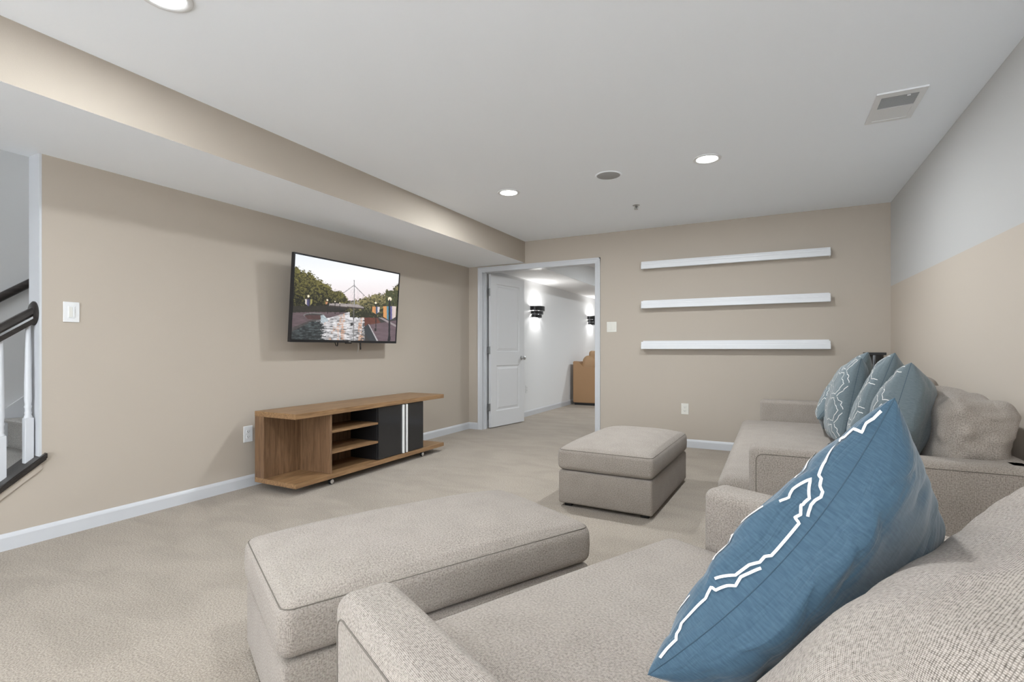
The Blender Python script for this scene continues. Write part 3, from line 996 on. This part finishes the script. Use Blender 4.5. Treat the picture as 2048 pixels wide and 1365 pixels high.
    # lamp posts, lamps and banners
    for (lx, ly, r, by) in ((268, 645, 15, 820), (522, 698, 11, 880), (624, 715, 8, 880), (688, 735, 7, 870), (1168, 730, 13, 1100), (1355, 678, 25, 1240)):
        seg((lx, ly), (lx - (8 if lx > 1300 else 0), by), 5 if r < 20 else 10, S(40, 38, 40))
        put(((X - lx) / r) ** 2 + ((Y - ly) / (r * 1.1)) ** 2 < 1, S(255, 238, 208))
    seg((1347, 1200), (1340, 1245), 18, S(36, 34, 36)); seg((1160, 1090), (1160, 1105), 14, S(40, 38, 40))

    def banner(x0, x1, y0, ym, y1, cols):
        k = len(cols); xm = (x0 + x1) / 2
        for i, cc in enumerate(cols):
            a, b_ = x0 + (x1 - x0) * i / k, x0 + (x1 - x0) * (i + 1) / k
            fa = y1 - abs(a - xm) / (x1 - xm) * (y1 - ym); fb = y1 - abs(b_ - xm) / (x1 - xm) * (y1 - ym)
            put(poly([(a, y0), (b_ + 8, y0 + 4), (b_, fb), (a, fa)]), cc)
    banner(222, 315, 685, 745, 785, [S(206, 196, 186), S(84, 82, 116), S(58, 58, 78), S(150, 142, 84)])
    banner(496, 520, 718, 752, 770, [S(196, 140, 100)])
    banner(1122, 1215, 780, 850, 884, [S(214, 150, 96), S(196, 140, 92), S(66, 86, 116), S(214, 200, 200)])
    banner(1268, 1432, 772, 920, 968, [S(214, 152, 92), S(206, 150, 96), S(86, 138, 160), S(40, 40, 44), S(96, 92, 140), S(206, 190, 184), S(214, 196, 190)])
    seg((1352, 690), (1342, 1235), 9, S(40, 38, 42))
    return img, nx, ny


img, nx, ny = paint_screen()
vs, fs = [], []
sy0, sy1, sz0, sz1 = -TW / 2 + bz, TW / 2 - bz, .022, TH - bz
for j in range(ny + 1):
    for i in range(nx + 1):
        vs.append(tv_pt(.0128, sy0 + (sy1 - sy0) * i / nx, sz1 - (sz1 - sz0) * j / ny))
for j in range(ny):
    for i in range(nx):
        a = j * (nx + 1) + i
        fs.append((a, a + nx + 1, a + nx + 2, a + 1))
m, nt, b = new_mat('screen_picture')
at = N(nt, 'ShaderNodeAttribute'); at.attribute_name = 'picture'
b.inputs['Base Color'].default_value = (.01, .01, .01, 1)
b.inputs['Roughness'].default_value = .22
nt.links.new(at.outputs['Color'], b.inputs['Emission Color'])
b.inputs['Emission Strength'].default_value = 0.66
scr = mk('screen', vs, fs, 'screen_picture', tv)
ca_ = scr.data.color_attributes.new('picture', 'FLOAT_COLOR', 'POINT')
ca_.data.foreach_set('color', np.concatenate([img, np.ones(img.shape[:2] + (1,))], -1).reshape(-1).astype(np.float32))
scr['label'] = 'screen showing a canal with trees, bridge mast and banners'


# ------------------------------------------------------------------ upholstery
def piping_rect(name, axis, pos, a0, a1, b0, b1, r, parent, rad=.03, mat='welt'):
    pts = []
    for (ca, cb, s) in ((a1 - rad, b1 - rad, 0), (a0 + rad, b1 - rad, 90), (a0 + rad, b0 + rad, 180), (a1 - rad, b0 + rad, 270)):
        for k in range(5):
            t = R(s + 90 * k / 4)
            pts.append((ca + rad * math.cos(t), cb + rad * math.sin(t)))
    P = {'x': lambda p: (pos, p[0], p[1]), 'y': lambda p: (p[0], pos, p[1]), 'z': lambda p: (p[0], p[1], pos)}[axis]
    return tube(name, [P(p) for p in pts], r, mat, parent, 6, True)


def ottoman(label, loc, rz, D, W):
    """local x depth (D), y width (W)"""
    o = empty('ottoman', loc, rz)
    tag(o, label, 'ottoman', 'woven grey ottomans')
    hx, hy = D / 2, W / 2
    soft_box('base', -hx + .004, hx - .004, -hy + .004, hy - .004, .022, .238, .016, 'sofa_fabric', o, seg=3)
    soft_box('cushion', -hx, hx, -hy, hy, .241, .385, .034, 'sofa_fabric', o, crown=.052, cpow=4.0, seg=4, flat=16, bulge=.006)
    piping_rect('seam', 'z', .3745, -hx + .0055, hx - .0055, -hy + .0055, hy - .0055, .0018, o, .03, 'welt')
    for sx in (-1, 1):
        for sy in (-1, 1):
            box('foot', sx * (hx - .06) - .025, sx * (hx - .06) + .025, sy * (hy - .06) - .025, sy * (hy - .06) + .025, 0, .024, 'black_matte', o, .003)
    return o


ALPHA = R(26.3)
ottoman('woven grey storage ottoman standing before the long sofa', (-.935, 3.637, 0), R(-2.2), .628, 1.065)
ottoman('large woven grey ottoman in front of the nearest chair', (-1.117, 1.476, 0), -R(27.5), .600, 1.075)


def sofa(name, label, cat, loc, rz, W, D, arm_t, arm_h, seat_h, protrude, arm_r=.032):
    """local: x from front (0) to back (D), y across 0..W"""
    o = empty(name, loc, rz)
    tag(o, label, cat)
    soft_box('base', .02, D - .02, .02, W - .02, .05, .27, .02, 'sofa_fabric', o, seg=3)
    for y0, sgn in ((0, -1), (W - arm_t, 1)):
        a = soft_box('arm', 0, D - .02, y0, y0 + arm_t, .045, arm_h, arm_r, 'sofa_fabric', o, seg=5, flat=14)
        yo = y0 - .0005 if sgn < 0 else y0 + arm_t + .0005
        piping_rect('welt', 'y', yo, .030, D - .06, .08, arm_h - .030, .0016, a, .03, 'welt')
    soft_box('seat_cushion', -protrude, D - .20, arm_t + .004, W - arm_t - .004, .262, seat_h - .018, .055, 'sofa_fabric', o, crown=.03, seg=5, flat=18, bulge=.006)
    soft_box('back_frame', D - .13, D, .01, W - .01, .05, .60, .035, 'sofa_fabric', o, seg=4)
    for x in (.06, D - .08):
        for y in (.06, W - .06):
            box('foot', x - .03, x + .03, y - .03, y + .03, 0, .052, 'black_matte', o, .004)
    return o


FS = (-.098, 2.519, 0)
far = sofa('long_sofa', 'long woven grey sofa along the side wall under blue pillows', 'sofa', FS, 0, 2.475, 1.0, .14, .60, .445, .14)


def folds(seed, amp, ends=True):
    def fn(q, nrm, h):
        # gathered folds fanning out of the short ends and along the top edge
        e = max(0.0, (abs(q.y) / h[1] - 0.55) / 0.45) ** 1.5
        # gathers fan out from the upper rear corner, sharp valleys between round ridges
        ang = math.atan2(q.z + h[2] * 1.25, q.x + h[0] * 3.2)
        s = 1 - 2 * abs(math.sin(ang * 11 + mnoise.noise(q * 9) * 1.5 + seed)) ** .7
        s2 = mnoise.noise(Vector((q.x * 16, q.y * 7, q.z * 30 + seed * 3)))
        return q - nrm * (amp * e * (0.45 * s - 0.55 * s2))
    return fn


def back_cushion(parent, x0, x1, y0, y1, z0, z1, seed, lean=0.10, amp=.007, rump=.02, r=.10, yaw=0.0):
    cx, cy, cz = (x0 + x1) / 2, (y0 + y1) / 2, (z0 + z1) / 2
    c = soft_box('back_cushion', -(x1 - x0) / 2, (x1 - x0) / 2, -(y1 - y0) / 2, (y1 - y0) / 2, -(z1 - z0) / 2, (z1 - z0) / 2, r, 'sofa_fabric', parent, crown=.015, seg=10, flat=64, step=.014, rumple=rump, seed=seed, fn=folds(seed, amp))
    c.location = (cx, cy, cz)
    c.rotation_euler = (0, lean, yaw)
    return c


bx, by = FS[0], FS[1]
back_cushion(far, .61 - bx, .865 - bx, 2.675 - by, 3.72 - by, .425, .830, 1, .06, .022, .026, .085)
back_cushion(far, .61 - bx, .865 - bx, 3.73 - by, 4.83 - by, .42, .862, 2, .10, .016, .026, .095)

NS = (-.712, .668)
near = sofa('lounge_chair', 'wide woven grey lounge chair in the near corner, holding one blue pillow', 'armchair', (NS[0], NS[1], 0), -ALPHA, 1.27, 1.22, .118, .60, .445, .12)
back_cushion(near, .645, .965, .142, 1.12, .402, .808, 5, .58, .004, .010, .13, -.02)


# ------------------------------------------------------------------ throw pillows
def throw_pillow(label, c, e2, e1, L, T, mat, seed, seam_mat='blue_seam', cellr=.092, dent=.08, near_dent=None, custom=None):
    nrm = Vector(e2).cross(Vector(e1)).normalized()          # back side; the pattern sits on the -n side
    Mx = Matrix((Vector(e2).normalized(), Vector(e1).normalized(), nrm)).transposed().to_4x4()
    Mx.translation = Vector(c)
    n = 72

    def surf(s, t, side, off=0.0):
        dn = near_dent if (near_dent and s < 0) else dent
        x = s * (1 - dn * (1 - t * t) * abs(s) ** 3) * L / 2
        y = t * (1 - dent * (1 - s * s) * abs(t) ** 3) * L / 2
        base = max(0.0, (1 - s * s) * (1 - t * t))
        z = base ** .40 * T / 2
        wr = mnoise.noise(Vector((s * 2.2 + seed * 3.1, t * 2.2, side * 2.0 + seed))) * .010
        # pulled creases running in from the edges
        wob = mnoise.noise(Vector((s * 3 + seed, t * 3, side * 5.0))) * 2.2
        c1 = 1 - 2 * abs(math.sin(t * 9 + s * 4 + wob + seed)) ** .6
        c2 = 1 - 2 * abs(math.sin(s * 8 - t * 3 + wob + seed * 2)) ** .6
        wr -= .0042 * (c1 * max(0, abs(s) - .25) * 1.4 + c2 * max(0, abs(t) - .35) * 1.4)
        z = z + wr * min(1, base * 6) + off
        return Vector((x, y, side * z))
    vs, fs, uvs = [], [], []
    idx = {}
    for side in (-1, 1):
        for j in range(n + 1):
            for i in range(n + 1):
                # denser towards the edge
                s = math.sin((i / n - .5) * math.pi * .98) / math.sin(.5 * math.pi * .98)
                t = math.sin((j / n - .5) * math.pi * .98) / math.sin(.5 * math.pi * .98)
                edge = i in (0, n) or j in (0, n)
                if edge and side == 1:
                    idx[(side, i, j)] = idx[(-1, i, j)]
                    continue
                idx[(side, i, j)] = len(vs)
                vs.append(surf(s, t, side))
        for j in range(n):
            for i in range(n):
                q = [(i, j), (i + 1, j), (i + 1, j + 1), (i, j + 1)]
                if side < 0:
                    q = q[::-1]
                fs.append([idx[(side, a, b_)] for a, b_ in q])
                for a, b_ in q:
                    uvs.append((a / n * L + seed * .7, b_ / n * L + seed * .3))
    o = mk('throw_pillow', vs, fs, mat, None, True, uvs)
    o.matrix_world = Mx
    # edge seam
    pts = []
    for k in range(4):
        for i in range(40):
            a = -1 + 2 * i / 40
            s, t = [(a, -1), (1, a), (-a, 1), (-1, -a)][k]
            pts.append(surf(s, t, 1) * 1.0)
    tube('edge_seam', pts, .0009, seam_mat, o, 5, True)
    # embroidered trellis: each honeycomb cell gets its own scalloped outline
    sv, sf = [], []
    hw = .0019

    def ribbon(line, closed):
        """line: list of (s,t); laid on the front as a raised flat cord"""
        P, Nn = [], []
        for s, t in line:
            s, t = max(-.998, min(.998, s)), max(-.998, min(.998, t))
            p = surf(s, t, -1)
            d = .004
            a = surf(max(-1, s - d), t, -1) - surf(min(1, s + d), t, -1)
            b_ = surf(s, max(-1, t - d), -1) - surf(s, min(1, t + d), -1)
            nn = -a.cross(b_).normalized()
            P.append(p + nn * .0012)
            Nn.append(nn)
        m_ = len(P)
        b0 = len(sv)
        for i in range(m_):
            d = P[(i + 1) % m_] - P[i - 1] if closed else P[min(i + 1, m_ - 1)] - P[max(i - 1, 0)]
            sd = d.cross(Nn[i]).normalized() * hw
            sv.append(P[i] - sd)
            sv.append(P[i] + sd)
        for i in range(m_ if closed else m_ - 1):
            j = (i + 1) % m_
            sf.append((b0 + 2 * i, b0 + 2 * i + 1, b0 + 2 * j + 1, b0 + 2 * j))
    dx, dy = cellr * 1.5, cellr * math.sqrt(3)
    for gi in range(-4, 5):
        for gj in range(-4, 5):
            cx = gi * dx + .02 * math.sin(seed)
            cy = gj * dy + (dy / 2 if gi % 2 else 0) + .03 * math.cos(seed * 1.7)
            line = []
            rin = cellr - .0115
            for k in range(6):
                a0, a1 = R(60 * k), R(60 * k + 60)
                p0 = Vector((cx + rin * math.cos(a0), cy + rin * math.sin(a0)))
                p1 = Vector((cx + rin * math.cos(a1), cy + rin * math.sin(a1)))
                nn = Vector((math.cos((a0 + a1) / 2), math.sin((a0 + a1) / 2)))
                for q in range(12):
                    t = q / 12
                    mid = 1 / 3 <= t <= 2 / 3
                    d = .0075 * (1 - abs(2 * ((t * 3) % 1) - 1) ** 2) * (1.1 if mid else .55) + (.0035 if mid else 0)
                    line.append(p0.lerp(p1, t) - nn * (d if k % 3 else d * .35))
            st_ = [(p.x / (L / 2), p.y / (L / 2)) for p in line]
            lo_s = -.80 if custom else -.99
            runs, cur = [], []
            for p in st_:
                if lo_s < p[0] < .99 and abs(p[1]) < .99:
                    cur.append(p)
                else:
                    if len(cur) > 1:
                        runs.append(cur)
                    cur = []
            if len(cur) == len(st_):
                ribbon(st_, True)
                continue
            if len(cur) > 1:
                runs.append(cur)
            for r_ in runs:
                ribbon(r_, False)
    for l_ in (custom or []):
        dense = []
        for (a_, b_) in zip(l_[:-1], l_[1:]):
            for q in range(6):
                dense.append((a_[0] + (b_[0] - a_[0]) * q / 6, a_[1] + (b_[1] - a_[1]) * q / 6))
        dense.append(l_[-1])
        ribbon(dense, False)
    e = mk('embroidery', sv, sf, 'embroidery_white', o, True)
    e['label'] = 'white embroidered trellis lines'
    return tag(o, label, 'pillow', 'blue trellis throw pillows')


NEAR_LINES = [
    [(-.996, .925), (-.992, .877), (-.981, .843), (-.988, .792), (-.935, .795), (-.91, .737), (-.881, .721), (-.897, .641), (-.926, .546), (-.955, .475), (-.972, .468), (-.982, .43), (-.9935, .41), (-.9955, .38), (-.992, .345), (-.991, .31), (-.997, .245)],
    [(-.923, -.401), (-.972, -.300), (-.977, -.200), (-.989, -.145), (-.988, -.10), (-.9945, -.07), (-.9945, .185), (-.983, .195), (-.988, .230), (-.980, .255), (-.970, .275), (-.980, .335), (-.935, .434), (-.875, .323), (-.866, .214)],
    [(-.996, -.165), (-.990, -.232), (-.984, -.285), (-.989, -.345), (-.976, -.378), (-.958, -.445), (-.932, -.450), (-.935, -.59), (-.941, -.717), (-.961, -.743), (-.966, -.772), (-.984, -.79), (-.987, -.857), (-.993, -.91)]]
throw_pillow('saturated blue pillow closest to the camera, on the near lounge chair', (.056, .867, .702), (.269, .828, -.493), (.592, .261, .762), .445, .165, 'blue_linen', 1.3, near_dent=.36, custom=NEAR_LINES)
throw_pillow('slate blue pillow nearest the camera on the long sofa, by its near arm', (.529, 2.930, .705), (.275, .947, -.164), (.273, .086, .958), .490, .227, 'slate_linen', 2.1)
throw_pillow('slate blue pillow second from the near arm of the long sofa', (.509, 3.401, .726), (.198, .970, -.138), (.337, .065, .939), .545, .195, 'slate_linen', 3.4)
throw_pillow('slate blue pillow third from the near arm of the long sofa', (.402, 3.740, .708), (.0, .992, -.09), (.19, .09, .976), .520, .205, 'slate_linen', 4.2)
throw_pillow('slate blue pillow farthest along the long sofa, half hidden by the others', (.442, 4.196, .726), (.136, .955, -.264), (.539, .152, .828), .535, .208, 'slate_linen', 5.6)

# ------------------------------------------------------------------ corner speaker
o = empty('tower_speaker', (.785, 5.36, 0))
tag(o, 'slim black tower speaker in the corner behind the sofa', 'speaker')
box('base_plate', -.10, .10, -.10, .10, 0, .02, 'black_matte', o, .004)
lathe('body', [(.0001, .02), (.066, .02), (.066, .985), (.0001, .985)], 'black_gloss', o, 40)
box('top_plate', -.074, .074, -.074, .074, .985, 1.008, 'black_matte', o, .003)


# ------------------------------------------------------------------ sconces in the next room
def sconce(y, label):
    o = empty('wall_sconce', (XW, y, 1.60))
    tag(o, label, 'wall light', 'stepped black wall sconces')

    def half(name, r, dpt, z0, z1, mat):
        n = 20
        out = [(dpt * math.sin(math.pi * i / n) ** .8, -r * math.cos(math.pi * i / n)) for i in range(n + 1)]
        inn = [(x * .93, yy * .96) for x, yy in out]
        vs, fs = [], []
        for z in (z0, z1):
            vs += [(x, yy, z) for x, yy in out] + [(x, yy, z) for x, yy in inn]
        k = n + 1
        for i in range(n):
            fs.append((i, i + 1, 2 * k + i + 1, 2 * k + i))
            fs.append((k + i + 1, k + i, 3 * k + i, 3 * k + i + 1))
            fs.append((i + 1, i, k + i, k + i + 1))
            fs.append((2 * k + i, 2 * k + i + 1, 3 * k + i + 1, 3 * k + i))
        return mk(name, vs, fs, mat, o)
    half('tier', .175, .150, .040, .112, 'sconce_black')
    half('tier', .150, .128, -.014, .036, 'sconce_black')
    half('tier', .122, .105, -.066, -.018, 'sconce_black')
    box('back_plate', 0, .008, -.11, .11, -.06, .09, 'sconce_black', o, .002)
    lathe('bulb', [(.0001, -.012), (.012, -.010), (.016, 0), (.012, .012), (.0001, .016)], 'sconce_glow', o, 16, 'z', (.05, 0, .075))
    ld = bpy.data.lights.new('sconce_lamp', 'POINT')
    ld.energy = 9.5
    ld.shadow_soft_size = .025
    ld.color = (1, .98, .95)
    l = link(bpy.data.objects.new('sconce_lamp', ld), o)
    l.location = (.06, 0, .075)
    ld2 = bpy.data.lights.new('sconce_lamp', 'POINT')
    ld2.energy = 2.2
    ld2.shadow_soft_size = .02
    l2 = link(bpy.data.objects.new('sconce_lamp', ld2), o)
    l2.location = (.06, 0, -.045)
    return o


sconce(7.33, 'stepped black wall sconce beside the open door')
sconce(10.06, 'stepped black wall sconce farther along, cut by the door frame')

# ------------------------------------------------------------------ tan sofa in the next room
o = empty('tan_sofa', (-3.30, 8.86, 0))
tag(o, 'tan leather sofa end seen through the doorway', 'sofa')
prism('end_panel', [(0, .045), (.95, .045), (.95, .70), (.20, .70), (.155, .74), (.12, .80), (0, .81)], 'y', 0, .19, 'tan_leather', o, .012)
soft_box('back_frame', 0, .13, .192, 1.9, .04, .80, .02, 'tan_leather', o, seg=4)
soft_box('base', .132, .92, .2, 1.9, .04, .42, .03, 'tan_leather', o, seg=3)
soft_box('seat_cushion', .2, .95, .2, 1.85, .42, .56, .05, 'tan_leather', o, crown=.02, seg=4)
c = soft_box('back_cushion', -.13, .13, -.40, .40, -.21, .21, .10, 'tan_cushion', o, seg=7, rumple=.02, seed=4)
c.location = (.25, .46, .70); c.rotation_euler = (0, .22, 0)
p = soft_box('side_pillow', -.20, .20, -.06, .06, -.19, .19, .055, 'tan_cushion', o, seg=5, rumple=.015, seed=8)
p.location = (.44, .22, .80); p.rotation_euler = (.15, .1, .1)
box('plinth', .03, .92, .02, 1.88, 0, .045, 'black_matte', o)
